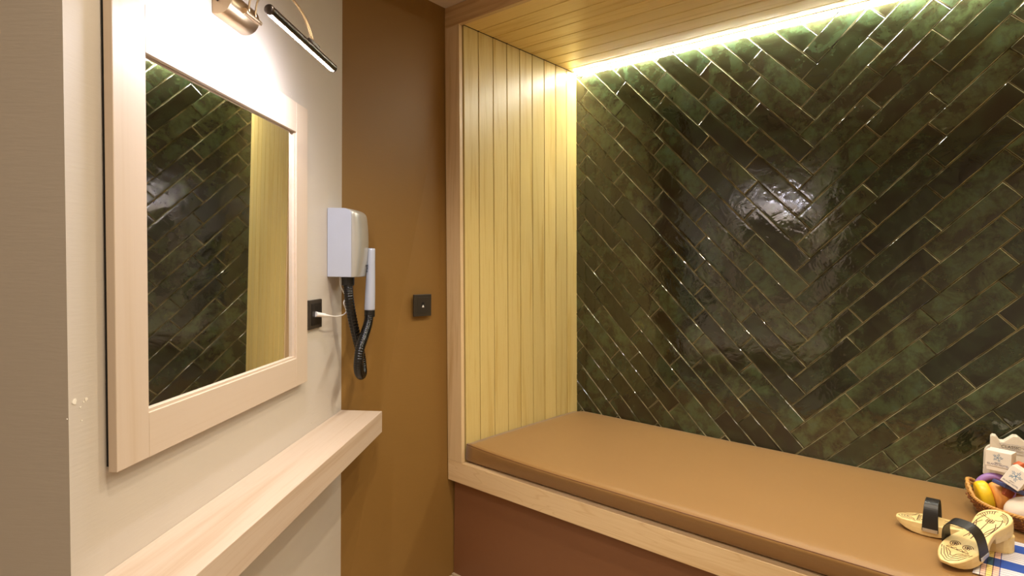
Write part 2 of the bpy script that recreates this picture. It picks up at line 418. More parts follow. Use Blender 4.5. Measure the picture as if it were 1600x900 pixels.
# ------------------------------------------------------------------ chevron of glazed tiles
Q = 2 ** -.5; TW = .0748; XS = -.6735
X0, X1, Z0, Z1 = XI + K * 1.4 - .035, XR + .01, ZL1, ZH + .01
def clip(poly):
    for ax, lim, sg in ((0, X0, 1), (0, X1, -1), (1, Z0, 1), (1, Z1, -1)):
        out = []
        for i in range(len(poly)):
            a, b = poly[i], poly[(i + 1) % len(poly)]
            da, db = (a[ax] - lim) * sg, (b[ax] - lim) * sg
            if da >= 0: out.append(a)
            if (da >= 0) != (db >= 0):
                t = da / (da - db); out.append((a[0] + (b[0] - a[0]) * t, a[1] + (b[1] - a[1]) * t))
        poly = out
        if len(poly) < 3: return None
    return poly
def densify(poly, step=.02):
    out = []
    for i in range(len(poly)):
        a, b = Vector(poly[i]), Vector(poly[(i + 1) % len(poly)]); n = max(1, int((b - a).length / step))
        for j in range(n): out.append(a.lerp(b, j / n))
    return out
def inset(poly, d):
    n = len(poly); out = []
    for i in range(n):
        p, q, r = poly[i - 1], poly[i], poly[(i + 1) % n]
        e1 = (q - p).normalized(); e2 = (r - q).normalized()
        n1 = Vector((-e1.y, e1.x)); n2 = Vector((-e2.y, e2.x)); k = n1 + n2
        k = k / max(.3, k.dot(n1)) if k.length > 1e-6 else n1
        out.append(q + k * d)
    return out
tiles = MB()
def put_tile(corners):
    poly = clip(corners)
    if not poly: return
    A = sum(poly[i][0] * poly[(i + 1) % len(poly)][1] - poly[(i + 1) % len(poly)][0] * poly[i][1] for i in range(len(poly))) / 2
    if abs(A) < 1.2e-4: return
    if A < 0: poly = poly[::-1]
    P = densify(poly); cx = sum(p.x for p in P) / len(P); cz = sum(p.y for p in P) / len(P)
    seed = random.random() * 90
    g = .0009
    def wob(pts, k, sd=0):
        return [p + Vector((noise.noise(Vector((p.x * 26, p.y * 26, seed + sd))), noise.noise(Vector((p.x * 26, p.y * 26, seed + 9 + sd))))) * k for p in pts]
    P0 = wob(inset(P, g), .0009); P1 = wob(inset(P, g + .0010), .0010, .2); P2 = wob(inset(P, g + .0024), .0015, .4); P3 = inset(P, g + .009)
    ta, tb = random.gauss(0, .0045), random.gauss(0, .008); base = random.gauss(0, .0005)
    def y(p, d): return YB - .006 + base + ta * (p.x - cx) + tb * (p.y - cz) + d
    rings = [[(p.x, YB + .004, p.y) for p in P0], [(p.x, y(p, .0028), p.y) for p in P0], [(p.x, y(p, .0010), p.y) for p in P1], [(p.x, y(p, .0002), p.y) for p in P2], [(p.x, y(p, 0), p.y) for p in P3]]
    n = len(P); r, h = random.random(), random.random()
    vs = [v for rg in rings for v in rg]; fs = []; cs = []
    for i in range(4):
        for j in range(n):
            k = (j + 1) % n; fs.append((i * n + j, i * n + k, (i + 1) * n + k, (i + 1) * n + j)); cs.append((r, h, 1.0 if i < 2 else (.30 if i == 2 else 0.0)))
    fs.append(tuple(4 * n + j for j in range(n))); cs.append((r, h, 0))
    tiles.add(vs, fs, cs)
S2 = 2 ** .5
for k in range(-34, 40):                           # left field: bands fall to the right
    v = .1535 + TW * k; xs0 = XS
    # the band's centre line meets the seam at X = XS (mid of its square end)
    step = .2935; cols = [XS + .0, XS - .2035]
    zs = v * S2 - XS
    ue = (XS - zs) * Q; u1 = ue
    off = 0.0
    if -.40 < v < -.19: off = .5
    first = True
    while u1 > -3.2:
        ln = step * (.5 if (first and off) else 1.0); u0 = u1 - ln; first = False
        c = []
        for (uu, vv) in ((u0, v - TW / 2), (u1, v - TW / 2), (u1, v + TW / 2), (u0, v + TW / 2)):
            c.append(((uu + vv) * Q, (vv - uu) * Q))
        put_tile(c); u1 = u0
for k in range(-12, 26):                           # right field: bands climb to the right
    v = .6205 + TW * k
    zs = v * S2 + XS; u0 = (XS + zs) * Q; first = True
    upper = v > 1.19; off = .5 if .66 < v < .80 else 0
    seq = 0
    while u0 < 2.9:
        if seq == 0: ln = (.311 if upper else .264) if not off else .15
        elif seq == 1: ln = (.271 if upper else .316) if not off else .2935
        else: ln = .2935
        u1 = u0 + ln; seq += 1; c = []
        for (uu, vv) in ((u0, v - TW / 2), (u1, v - TW / 2), (u1, v + TW / 2), (u0, v + TW / 2)):
            c.append(((uu - vv) * Q, (uu + vv) * Q))
        put_tile(c); u0 = u1
o = tiles.build('wall_back', M['tile'], loc=(-.65, YB, ZL1))
struct(o, 'dark green glazed tile wall laid in a chevron behind the bench')
mb = MB(); mb.box((X0, YB - .0015, Z0), (X1, YB + .06, Z1)); g = mb.build('grout', M['grout'], loc=(0, 0, 0)); g.parent = o; g.location = (.65, -YB, -ZL1)

# ------------------------------------------------------------------ light strip under the niche ceiling
t = empty('light_strip', Matrix.Translation((-.65, YB - .024, ZH)), 'glowing white light strip along the top edge of the green tiles', 'light')
mb = MB(); mb.box((-1.106, -.0125, -.0045), (1.06, .0160, -.0005)); mb.build('channel', M['white'], t)
mb = MB(); mb.box((-1.104, -.0120, -.0064), (1.058, .0110, -.0047)); mb.build('diffuser', M['strip'], t)

# ------------------------------------------------------------------ bench cushion
def cushion():
    mb = MB(); L0, L1 = XI + K * .54 + .003, XR - .004; n = 46; rings = []; seam = []
    for i in range(n + 1):
        u = i / n; x = L0 + (L1 - L0) * u
        e = min(1, (x - L0) / .55); bul = .036 * (1 - (1 - e) ** 2)
        yf = 1.704 - bul + .0015 * noise.noise(Vector((x * 5, 0, 0)))
        ybt = 1.7015
        cr = min(1, (x - L0) / .03); cr2 = min(1, (L1 - x) / .03); c = math.sqrt(max(.02, 1 - (1 - min(cr, cr2)) ** 2))
        zt = .5665 + .0105 * c; w = .0012 * noise.noise(Vector((x * 3, 4, 0)))
        pr = [(ybt + .030, .4932), (ybt + .010, .4965), (ybt + .002, .503), (ybt * .9 + yf * .1, .511), (ybt * .5 + yf * .5, .534), (yf + .001, .5575), (yf + .0025, .5655), (yf + .0045, .5672), (yf + .007, .5705), (yf + .014, zt - .0035), (yf + .028, zt - .001), (yf + .06, zt + w), (1.85, zt + .0015 + w), (2.1, zt + .002 - w), (2.35, zt + .0015), (2.46, zt), (2.485, zt - .004), (2.494, .560), (2.494, .500), (2.47, .4932)]
        rings.append([(x, a, min(b, zt + .003)) for a, b in pr]); seam.append((x, yf + .0028, .5665))
    mb.loft(rings); t = mb.build('bench_cushion', M['leather'], loc=(-.65, 2.1, ZL1), smooth=True)
    tag(t, 'long tan leatherette cushion filling the bench niche', 'cushion')
    s = MB(); s.tube(seam, .0011, 6); so = s.build('seam', M['seam'], t, smooth=True); so.location = (.65, -2.1, -ZL1)
cushion()

# ------------------------------------------------------------------ wall shelf
def lw(s, off, z): return LWM @ Matrix.Translation((-s, off, z))
mb = MB(); x0, x1 = .004, 1.19
vs = [(x0, .0005, .708), (x1, .0005, .708), (x1, .1490, .708), (x0, .1475, .708), (x0, .0005, .7818), (x1, .0005, .7818), (x1, .1490, .7818), (x0, .1475, .7818)]
c = Vector((.6, 0, .708)); mb.add([Vector(v) - c for v in vs], [(0, 3, 2, 1), (4, 5, 6, 7), (0, 1, 5, 4), (1, 2, 6, 5), (2, 3, 7, 6), (3, 0, 4, 7)])
o = mb.build('wall_shelf', M['pine'], mw=lw(-.6, 0, .708), bevel=.0012)
tag(o, 'long pale solid wood shelf fixed to the greige wall below the mirror', 'shelf')

# ------------------------------------------------------------------ mirror
t = empty('wall_mirror', lw(-.735, 0, .95), 'rectangular wall mirror in a wide pale wooden frame', 'mirror')
S0, S1 = 1.1235, .347; SC = .735
a, b_ = S1 - SC, S0 - SC                    # local x: right edge ... left edge
ia, ib = .4235 - SC, 1.0436 - SC
zt, zb, izt, izb = 1.7385 - .95, .9506 - .95, 1.6572 - .95, 1.030 - .95
f0, f1 = .006, .021
def fr(mb, xa, xb, za, zb_, y0=f0, y1=f1, col=None): mb.box((xa, y0, za), (xb, y1, zb_), None, col or rc())
mb = MB(); fr(mb, ib, b_, zb, zt); mb.build('stile', M['framev'], t, bevel=.0012)
mb = MB(); fr(mb, a, ia, zb, zt); mb.build('stile', M['framev'], t, bevel=.0012)
mb = MB(); fr(mb, ia, ib, izt, zt); mb.build('rail', M['frame'], t, bevel=.0008)
mb = MB(); fr(mb, ia, ib, zb, izb); mb.build('rail', M['frame'], t, bevel=.0008)
mb = MB(); st = .0055                         # stepped inner lip
for (xa, xb, za, zb_) in ((ia, ib, izb, izb + st), (ia, ia + st, izb + st, izt)):
    mb.box((xa, f0, za), (xb, .0165, zb_))
mb.build('inner_bead', M['frame'], t)
mb = MB(); mb.box((ia + .001, .0062, izb + .001), (ib - .001, .0098, izt - .001)); mb.build('mirror_glass', M['mirror'], t)
mb = MB(); mb.box((a + .008, .0003, zb + .008), (b_ - .004, .0059, zt - .008)); mb.build('backing_board', M['hole'], t)

# ------------------------------------------------------------------ picture lamp
t = empty('picture_lamp', lw(-.735, 0, 1.80), 'antique brass picture lamp above the mirror with a slim lit bar', 'lamp')
def LL(s, off, z): return Vector((-s - .735, off, z - 1.80))
mb = MB()
prof = [(.001, .0018)] + [(.012 + .032 * math.cos(R(q)), .032 + .032 * math.sin(R(q))) for q in range(-108, 109, 9)] + [(.001, .0622)]
rings = [[LL(s, a * sc + (0 if sc == 1 else .0), 1.822 + .03 + (b - .03) * sc) for a, b in prof] for s, sc in ((-.802, .97), (-.8005, 1), (-.6815, 1), (-.680, .97))]
mb.loft(rings); mo = mb.build('mount', M['brass'], t, smooth=True); mo.modifiers.new('n', 'EDGE_SPLIT').split_angle = R(40)
mb = MB()
for a_, z_ in ((.012, 1.852),):
    mb.tube([LL(-.806, a_, z_), LL(-.801, a_, z_)], .0035, 12)
mb.build('screw', M['gun'], t)
mb = MB(); mb.tube([LL(-.752, .048, 1.8475), LL(-.684, .048, 1.8475)], .0052, 12); mb.tube([LL(-.757, .048, 1.8475), LL(-.752, .048, 1.8475)], .0068, 12)
mb.box(LL(-.745, .036, 1.843), LL(-.69, .048, 1.852)); mb.build('hinge', M['brass'], t, bevel=.0008)
bs = -.72
for dy in (0, 1):
    s_a = -.738 + dy * .030; s_b = -.700 + dy * .012
    p0 = LL(s_a, .048, 1.850); p3 = LL(s_b, .176, 1.797); pts = []
    p1 = LL(s_a - .0, .045, 1.96); p2 = LL(s_b, .150, 1.93)
    for i in range(25):
        u = i / 24; pts.append(p0 * (1 - u) ** 3 + p1 * 3 * u * (1 - u) ** 2 + p2 * 3 * u * u * (1 - u) + p3 * u ** 3)
    mb = MB(); mb.tube(pts, .0022, 10); mb.build('arm', M['brass'], t, smooth=True)
mb = MB(); mb.box(LL(-.712, .169, 1.792), LL(-.664, .181, 1.802)); mb.tube([LL(-.716, .175, 1.799), LL(-.66, .175, 1.799)], .0045, 10)
mb.build('bar_bracket', M['gun'], t, bevel=.001)
BO, BZ, BR = .175, 1.785, .0098
def arc(a0, a1, r, n): return [(r * math.cos(R(a0 + (a1 - a0) * i / n)), r * math.sin(R(a0 + (a1 - a0) * i / n))) for i in range(n + 1)]
# angle 0 = into the room, 90 = up ; the diffuser faces down and toward the wall
hs = arc(-67, 195, BR, 22)
mb = MB(); mb.loft([[LL(s, BO + a_, BZ + b2) for a_, b2 in hs] for s in (-.905, -.566)]); mb.build('lamp_bar', M['gun'], t, smooth=False)
ds = arc(196, 292, BR * .985, 10)
mb = MB(); mb.loft([[LL(s, BO + a_, BZ + b2) for a_, b2 in ds] for s in (-.903, -.568)]); mb.build('diffuser', M['led'], t, smooth=False)
for s, sg in ((-.905, -1), (-.566, 1)):
    rr = [(0, 1.04), (.003, 1.04), (.005, .9), (.006, .5)]
    mb = MB(); mb.loft([[LL(s + sg * d, BO + a_ * k, BZ + b2 * k) for a_, b2 in arc(0, 345, BR, 23)] for d, k in rr])
    mb.build('end_cap', M['gun'], t, smooth=True)

# ------------------------------------------------------------------ socket on the greige wall
t = empty('wall_socket', lw(-.253, 0, 1.14), 'charcoal socket plate on the greige wall beside the mirror', 'socket')
mb = MB(); mb.box((-.050, .0003, -.0445), (.050, .009, .0445)); mb.build('plate', M['dark'], t, bevel=.002)
mb = MB(); mb.box((-.036, .0091, -.0330), (.036, .0105, .0330)); mb.build('insert', M['black'], t, bevel=.001)
for x in (-.006, .006):
    mb = MB(); mb.box((x - .0012, .0106, .015), (x + .0012, .0109, .023)); mb.build('pin_hole', M['hole'], t)

# ------------------------------------------------------------------ hair dryer
t = empty('wall_hair_dryer', lw(-.07, 0, 1.252), 'silver wall mounted hair dryer with black looped hose in the corner', 'hair dryer')
z0, z1 = 1.252, 1.4765
def DD(s, off, z): return Vector((-s - .07, off, z - 1.252))
sA, sB = -.1385, -.004
def sect(z, front):
    h = (z - z0) / (z1 - z0); top = max(0, (z - (z1 - .028)) / .028); k = math.sqrt(max(0, 1 - top ** 2)) if top > 0 else 1
    dep = .082 + .012 * math.sin(math.pi * min(1, h * 1.0)) ** .8
    dep = dep - (1 - k) * .030
    return dep
zsn = [z0, z0 + .001, z0 + .004, 1.28, 1.31, 1.34, 1.37, 1.40, 1.42, 1.435, 1.448, 1.456, 1.463, 1.469, 1.473, 1.4755, 1.4765]
mb = MB(); rings = []
for i, z in enumerate(zsn):
    dep = min(.080, sect(z, 0)); g = .0015 if i in (0, len(zsn) - 1) else 0
    rings.append([DD(sA + g, .001, z), DD(sA + g, dep, z), DD(sB - g, dep, z), DD(sB - g, .001, z)])
mb.loft(rings); mb.build('housing', M['silver'], t, bevel=.002)
mb = MB(); rings = []
for i, z in enumerate(zsn):
    d0 = min(.0795, sect(z, 0) - .0005); d1 = sect(z, 1) + .013 * (1 if i not in (0,) else .8); ring = []
    if z > 1.4752: d1 = d0 + .004
    ring.append(DD(sA + .0008, d0, z))
    for j in range(13):
        u = j / 12; s = sA + .0008 + (sB - sA - .0016) * u; e = (abs(2 * u - 1)) ** 3.2
        ring.append(DD(s, d0 + .004 + (d1 - d0 - .004) * math.sqrt(max(0, 1 - e)), z))
    ring.append(DD(sB - .0008, d0, z)); rings.append(ring)
mb.loft(rings); mb.build('front_cover', M['silver2'], t, smooth=True)
mb = MB(); b0 = sect(1.30, 1) + .0135
mb.box(DD(-.055, b0 - .0004, 1.2880), DD(-.027, b0 + .0006, 1.2925)); mb.box(DD(-.0425, b0 - .0004, 1.2760), DD(-.0385, b0 + .0006, 1.2850)); mb.box(DD(-.052, b0 - .0004, 1.2690), DD(-.030, b0 + .0004, 1.2715))
mb.build('marking', M['black'], t)
# hose
hp_px = [(543.5, 433, .055), (544, 448, .057), (546, 470, .062), (551, 500, .064), (558, 530, .068), (564, 555, .072), (566.5, 577, .078), (564.5, 586, .086), (561, 581, .096), (560, 566, .102), (562.5, 545, .104), (569, 525, .105), (575, 505, .106), (577.5, 487, .107)]
base = []
for px, py, off in hp_px:
    p = onw(px, py, off); base.append(Vector((p.x - .07, p.y, p.z - 1.252)))
def catmull(P, n):
    out = []; Q_ = [P[0]] + P + [P[-1]]
    for i in range(1, len(Q_) - 2):
        for j in range(n):
            u = j / n; a, b, c, d = Q_[i - 1], Q_[i], Q_[i + 1], Q_[i + 2]
            out.append(.5 * ((2 * b) + (c - a) * u + (2 * a - 5 * b + 4 * c - d) * u * u + (3 * b - a - 3 * c + d) * u ** 3))
    out.append(P[-1]); return out
hp = catmull(base, 26)
mb = MB(); mb.tube(hp, [.0150 + .0011 * math.sin(i * 1.57) for i in range(len(hp))], 18); mb.build('hose', M['hose'], t, smooth=True)
def sm(a, b_): return a.lerp(b_, 1)
top = base[0]; mb = MB(); mb.tube([top + Vector((0, 0, .004)), top + Vector((0, 0, -.001)), top + Vector((0, .001, -.026)), top + Vector((0, .001, -.029))], [.0215, .0215, .0205, .0165], 24)
mb.build('hose_collar', M['black'], t, smooth=False, bevel=.0006)
q = base[-1]; mb = MB(); mb.tube([q + Vector((0, 0, -.018)), q + Vector((0, 0, -.016)), q + Vector((0, 0, .006))], [.0160, .0178, .0178], 24); mb.build('hose_collar', M['black'], t, bevel=.0006)
wt_ = onw(580.5, 388, .113); wtv = Vector((wt_.x - .07, wt_.y, wt_.z - 1.252))
mb = MB(); w0 = q + Vector((0, 0, .006)); pts = [w0.lerp(wtv, u) for u in (0, .02, .3, .6, .8, .97, .99, 1)]
mb.tube(pts, [.0175, .0180, .0170, .0150, .0135, .0128, .0122, .0108], 28); mb.build('wand', M['silver'], t, smooth=True)
mb = MB(); mb.tube([wtv + Vector((0, 0, -.0003)), wtv + Vector((0, 0, .0006))], .0095, 20); mb.build('wand_grille', M['black'], t)
sw = w0.lerp(wtv, .66); mb = MB(); mb.box(sw + Vector((-.017, -.004, -.012)), sw + Vector((-.0125, .004, .012))); mb.build('wand_switch', M['black'], t, bevel=.0015)
# mains lead
cp = [(531, 431, .03), (532, 445, .03), (537, 457, .032), (541, 463, .034), (537, 473, .036), (540, 482, .038), (541, 487, .040), (536, 492, .040), (525, 494.5, .038), (515, 493.5, .036)]
pts = []
for px, py, off in cp:
    p = onw(px, py, off); pts.append(Vector((p.x - .07, p.y, p.z - 1.252)))
pts = catmull(pts, 8); mb = MB(); mb.tube(pts, .0021, 8); cord = mb.build('power_cord', M['white'], t, smooth=True)
pe = pts[-1]; pl = onw(493, 491, .0115); pl = Vector((pl.x - .07, .0112, pl.z - 1.252))
mb = MB(); mb.tube([pe, pe.lerp(pl, .3), pe.lerp(pl, .32), pe.lerp(pl, .75), pl], [.0030, .0042, .0062, .0070, .0085], 12); mb.build('plug', M['white'], cord, smooth=False, bevel=.0006)

# ------------------------------------------------------------------ network outlet on the brown wall
xw = -1.8200 + (-1.7868 + K * 1.135 + 1.82) * ((1.549 - 1.1884) / (1.75 - 1.1884)) + .0004
ang = math.atan2(-( (-1.7868 + K * 1.135) - (-1.82)), 1.75 - 1.1884)
mw = Matrix.Translation((xw, 1.5488, 1.1352)) @ Matrix.Rotation(ang, 4, 'Z')
t = empty('network_outlet', mw, 'square charcoal data outlet on the brown wall', 'socket')
mb = MB(); mb.box((.0004, -.0440, -.0430), (.0085, .0440, .0430)); mb.build('plate', M['dark'], t, bevel=.0015)
mb = MB(); mb.box((.0086, -.026, -.0300), (.0094, .026, .0310)); mb.build('insert', M['dark'], t, bevel=.0005)
mb = MB(); mb.box((.0095, -.0065, -.0080), (.0098, .0065, .0120)); mb.build('port', M['hole'], t)
mb = MB(); mb.add([(.0102, -.0055, -.0080), (.0102, .0055, -.0080), (.0102, .002, .001), (.0102, -.002, .001)] + [(.0099, -.0055, -.0080), (.0099, .0055, -.0080), (.0099, .002, .001), (.0099, -.002, .001)],
    [(0, 1, 2, 3), (4, 7, 6, 5), (0, 4, 5, 1), (1, 5, 6, 2), (2, 6, 7, 3), (3, 7, 4, 0)]); mb.build('shutter', M['white'], t)

# ------------------------------------------------------------------ plaster chips on the greige wall
mb = MB()
for px, py, r in ((116, 628, .0042), (135, 624, .0028), (131, 628, .0014), (126, 636, .0016), (128, 657, .0012), (105, 655, .001), (484, 663, .0014), (487, 661, .0008), (363, 735, .001), (440, 148, .0012), (453, 145, .0012), (456, 150, .001)):
    p = onw(px, py, .0006); n = 9; rr = [r * (.6 + .7 * random.random()) for _ in range(n)]
    top_ = [(p.x + rr[j] * 1.3 * math.cos(j * 2 * math.pi / n), .0006, p.z + rr[j] * math.sin(j * 2 * math.pi / n)) for j in range(n)]
    bot = [(x, .0001, z) for x, _, z in top_]; mb.loft([bot, top_])
ch = mb.build('plaster_chips', M['chip']); ch.parent = wl; ch.matrix_local = wl.matrix_world.inverted() @ LWM if False else (Matrix.Translation(-wl.location) @ LWM)

# ------------------------------------------------------------------ wooden clogs
CL = .257
U = [0, .015, .05, .10, .16, .24, .32, .40, .47, .54, .60, .635, .645, .70, .78, .86, .92, .96, .985, 1.0]
HW = [.0100, .0160, .0240, .0310, .0365, .0400, .0405, .0385, .0345, .0305, .0285, .0285, .0288, .0310, .0355, .0370, .0335, .0265, .0175, .006]
TP = [.0290, .0295, .0305, .0320, .0335, .0345, .0350, .0350, .0352, .0360, .0370, .0377, .0378, .0388, .0398, .0405, .0410, .0412, .0412, .0412]
BT = [.0225, .0190, .0130, .0070, .0025, .0003, .0000, .0015, .0065, .0130, .0165, .0168, .0040, .0006, 0, 0, 0, .0004, .0012, .0030]
def ip(A, u):
    for i in range(len(U) - 1):
        if u <= U[i + 1]: k = (u - U[i]) / (U[i + 1] - U[i]); return A[i] * (1 - k) + A[i + 1] * k
    return A[-1]
def make_clog(mw, label):
    t = empty('wooden_clog', mw, label, 'clog', 'pair of wooden clogs on the bench cushion')
    mb = MB(); rings = []
    for u, w, tp, bt in zip(U, HW, TP, BT):
        x = u * CL; b = min(.0022, w * .4)
        rings.append([(x, -w + b, tp), (x, w - b, tp), (x, w, tp - b * .9), (x, w * .985, (tp + bt) / 2), (x, w * .93, bt + b), (x, w * .93 - b, bt), (x, -w * .93 + b, bt), (x, -w * .93, bt + b), (x, -w * .985, (tp + bt) / 2), (x, -w, tp - b * .9)])
    mb.loft(rings); mb.build('sole', M['clog'], t, smooth=False, bevel=.0006)
    # burnt decoration
    rb = MB()
    def line(pts, w=.0016, closed=False):
        P = [Vector((p[0], p[1])) for p in pts]; n = len(P)
        for i in range(n if closed else n - 1):
            a, b = P[i], P[(i + 1) % n]; d = (b - a)
            if d.length < 1e-7: continue
            d = d.normalized(); q = Vector((-d.y, d.x)) * w * .5; a = a - d * w * .3; b = b + d * w * .3
            z1_, z2_ = ip(TP, a.x / CL) + .00035, ip(TP, b.x / CL) + .00035
            vs = [(a.x + q.x, a.y + q.y, z1_), (a.x - q.x, a.y - q.y, z1_), (b.x - q.x, b.y - q.y, z2_), (b.x + q.x, b.y + q.y, z2_)]
            lo = [(x, y, z - .0006) for x, y, z in vs]
            rb.add(vs + lo, [(0, 1, 2, 3), (4, 7, 6, 5), (0, 4, 5, 1), (1, 5, 6, 2), (2, 6, 7, 3), (3, 7, 4, 0)])
    def circ(cx, cy, r, n=14): line([(cx + r * math.cos(2 * math.pi * i / n), cy + r * math.sin(2 * math.pi * i / n)) for i in range(n)], closed=True)
    for k in range(4):                       # nested toe outlines
        d = .0045 + k * .0052; x_ = .050 - k * .002
        line([(x_, -(ip(HW, x_ / CL) - d)), (.018 + k * .006, -(ip(HW, .09) - d) * .75), (d * 1.3, -.003), (d * 1.3, .003), (.018 + k * .006, (ip(HW, .09) - d) * .75), (x_, ip(HW, x_ / CL) - d)])
    zz = [(-.024 + i * .006, .052 + (.006 if i % 2 else 0)) for i in range(9)]; line([(x, y) for y, x in zz], .0009); line([(.051, -.024), (.051, .024)])
    for y in (-.012, 0, .012): circ(.0515, y, .0012, 6)
    for cx, cy in ((.071, -.014), (.071, .014)):
        circ(cx, cy, .0011, 8)
        for i in range(5): circ(cx + .0040 * math.cos(i * 1.2566), cy + .0040 * math.sin(i * 1.2566), .0028, 10)
        line([(cx + .0105 * math.cos(a_ / 10), cy + .0105 * math.sin(a_ / 10)) for a_ in range(-12, 34, 3)])
    circ(.200, 0, .0026, 12)
    for i in range(6): circ(.200 + .0060 * math.cos(i * math.pi / 3), .0060 * math.sin(i * math.pi / 3), .0029, 12)
    line([(.110, 0), (.190, .001)])
    for sg in (-1, 1):
        line([(.110 + .08 * u, sg * (.016 - .006 * math.sin(u * 3) + .010 * u * u)) for u in [i / 14 for i in range(15)]])
        line([(.120 + .075 * u, sg * (.009 + .013 * math.sin(u * 2.4) ** 2)) for u in [i / 14 for i in range(15)]])
        line([(.135 + .085 * u, sg * (.020 + .010 * u - .012 * u ** 4)) for u in [i / 14 for i in range(15)]])
        line([(.222 - .012 * math.cos(u * 1.6), sg * (.006 + .022 * u)) for u in [i / 8 for i in range(9)]])
        line([(.205 + .043 * math.sin(u), sg * (.0315 * math.cos(u) + .000)) for u in [i * .13 for i in range(12)]])
        for i in range(7):
            a_ = .25 + i * .17; line([(.205 + .030 * math.sin(a_), sg * .0235 * math.cos(a_)), (.205 + .0425 * math.sin(a_), sg * .0315 * math.cos(a_))])
    rb.build('burnt_pattern', M['burn'], t)
    # strap
    sx, sw_, hh = .083, .0185, .056; w = ip(HW, sx / CL); z0_ = .016; rings = []
    for i in range(33):
        a_ = math.pi * i / 32; ca, sa = math.cos(a_), math.sin(a_)
        y = -(w + .0012) * (abs(ca) ** .62) * (1 if ca > 0 else -1) * (1 + .12 * sa ** 2 * abs(ca)); z = z0_ + (.035 + hh - z0_) * (sa ** .8); th = .0011
        n_ = Vector((y * .6, z - .02)).normalized()
        nar = sw_ * (1 - .16 * sa)
        rings.append([(sx - nar, y + n_.x * th, z + n_.y * th), (sx + nar, y + n_.x * th, z + n_.y * th), (sx + nar, y - n_.x * th, z - n_.y * th), (sx - nar, y - n_.x * th, z - n_.y * th)])
    mb = MB(); mb.loft(rings); mb.build('strap', M['strap'], t, smooth=False, bevel=.0004)
    for sg in (-1, 1):
        mb = MB(); mb.box((sx - .017, sg * (w + .0016), .0140), (sx + .017, sg * (w + .0034), .0235))
        for xx in (-.009, .009): mb.box((sx + xx - .0015, sg * (w + .0034), .0175), (sx + xx + .0015, sg * (w + .0042), .0205))
        mb.build('strap_fixing', M['metal'], t, bevel=.0004)
    return t
A0 = onz(1401, 805, .605); A1 = onz(1586, 842, .618)
hd = math.atan2(A1.y - A0.y, A1.x - A0.x)
CZ = .5790
make_clog(Matrix.Translation((A0.x, A0.y, CZ - .0)) @ Matrix.Rotation(hd, 4, 'Z') @ Matrix.Rotation(R(-.9), 4, 'Y'), 'wooden clog lying flat with its black strap upright, pointing left')
B0 = onz(1477, 877, .600); B1 = onz(1567, 805, .670); d = (B1 - B0)
hb = math.atan2(d.y, d.x); pb = -math.asin(d.z / d.length)
mwB = Matrix.Translation(B0) @ Matrix.Rotation(hb, 4, 'Z') @ Matrix.Rotation(pb, 4, 'Y') @ Matrix.Rotation(R(0), 4, 'X') @ Matrix.Translation((0, 0, -.029))
make_clog(mwB, 'nearer wooden clog with its heel propped on the other clog, floral burnt pattern in view')

# ------------------------------------------------------------------ plaid cloth
ct = Vector((-.0775, 1.785, .5805)); mb = MB(); nx, ny = 30, 34; LX, LY = .36, .285; grid = []
for j in range(ny + 1):
    for i in range(nx + 1):
        x, y = LX * i / nx, LY * j / ny; wv = .0012 * noise.noise(Vector((x * 18, y * 18, 3)))
        e = min(x, LX - x, y, LY - y); grid.append((x + .002 * noise.noise(Vector((0, y * 20, 1))) + .01 * (y / LY - .5), y, .0036 + wv - (.002 if e < .001 else 0)))
n0 = len(grid); fs = []
for j in range(ny):
    for i in range(nx):
        a_ = j * (nx + 1) + i; fs.append((a_, a_ + 1, a_ + nx + 2, a_ + nx + 1))
low = [(x, y, 0) for x, y, z in grid]; fs2 = [tuple(reversed([k + n0 for k in f])) for f in fs]
edge = [i for i in range(nx)] ; per = [i for i in range(nx + 1)] + [(j + 1) * (nx + 1) + nx for j in range(ny)] + [ny * (nx + 1) + i for i in range(nx - 1, -1, -1)] + [j * (nx + 1) for j in range(ny - 1, 0, -1)]
fs3 = [(per[(i + 1) % len(per)], per[i], per[i] + n0, per[(i + 1) % len(per)] + n0) for i in range(len(per))]
mb.add(grid + low, fs + fs2 + fs3); o = mb.build('plaid_cloth', M['plaid'], mw=Matrix.Translation(ct), smooth=True)
tag(o, 'blue and white plaid cotton cloth on the cushion under the clogs', 'cloth')

# ------------------------------------------------------------------ wicker basket
bc = Vector((.055, 2.268, .5805)); t = empty('wicker_basket', Matrix.Translation(bc), 'oval brown wicker basket on the cushion filled with soaps and boxes', 'basket')
def bprof(h): return .150 + .032 * h, .112 + .040 * h     # radii at height fraction
rows = 9; HB = .049
mb = MB()
for r_ in range(rows):
    h = (r_ + .5) / rows; rx, ry = bprof(h); pts = []; n = 260
    for i in range(n):
        a_ = 2 * math.pi * i / n; w_ = .0024 * math.sin(a_ * 26 + (math.pi if r_ % 2 else 0)); pts.append(((rx + w_) * math.cos(a_), (ry + w_) * math.sin(a_), h * HB + .001 + .0005 * math.sin(a_ * 7 + r_)))
    mb.tube(pts, .0027, 6, loop=True, col=rc())
mb.build('woven_side', M['wick'], t, smooth=True)
mb = MB()
for i in range(52):
    a_ = 2 * math.pi * (i + .5) / 52; (ax_, ay_), (bx_, by_) = bprof(0), bprof(1)
    mb.tube([(ax_ * math.cos(a_), ay_ * math.sin(a_), 0.002), (bx_ * math.cos(a_), by_ * math.sin(a_), HB)], .0018, 6)
mb.build('stakes', M['wickl'], t, smooth=True)
mb = MB(); rx, ry = bprof(1)
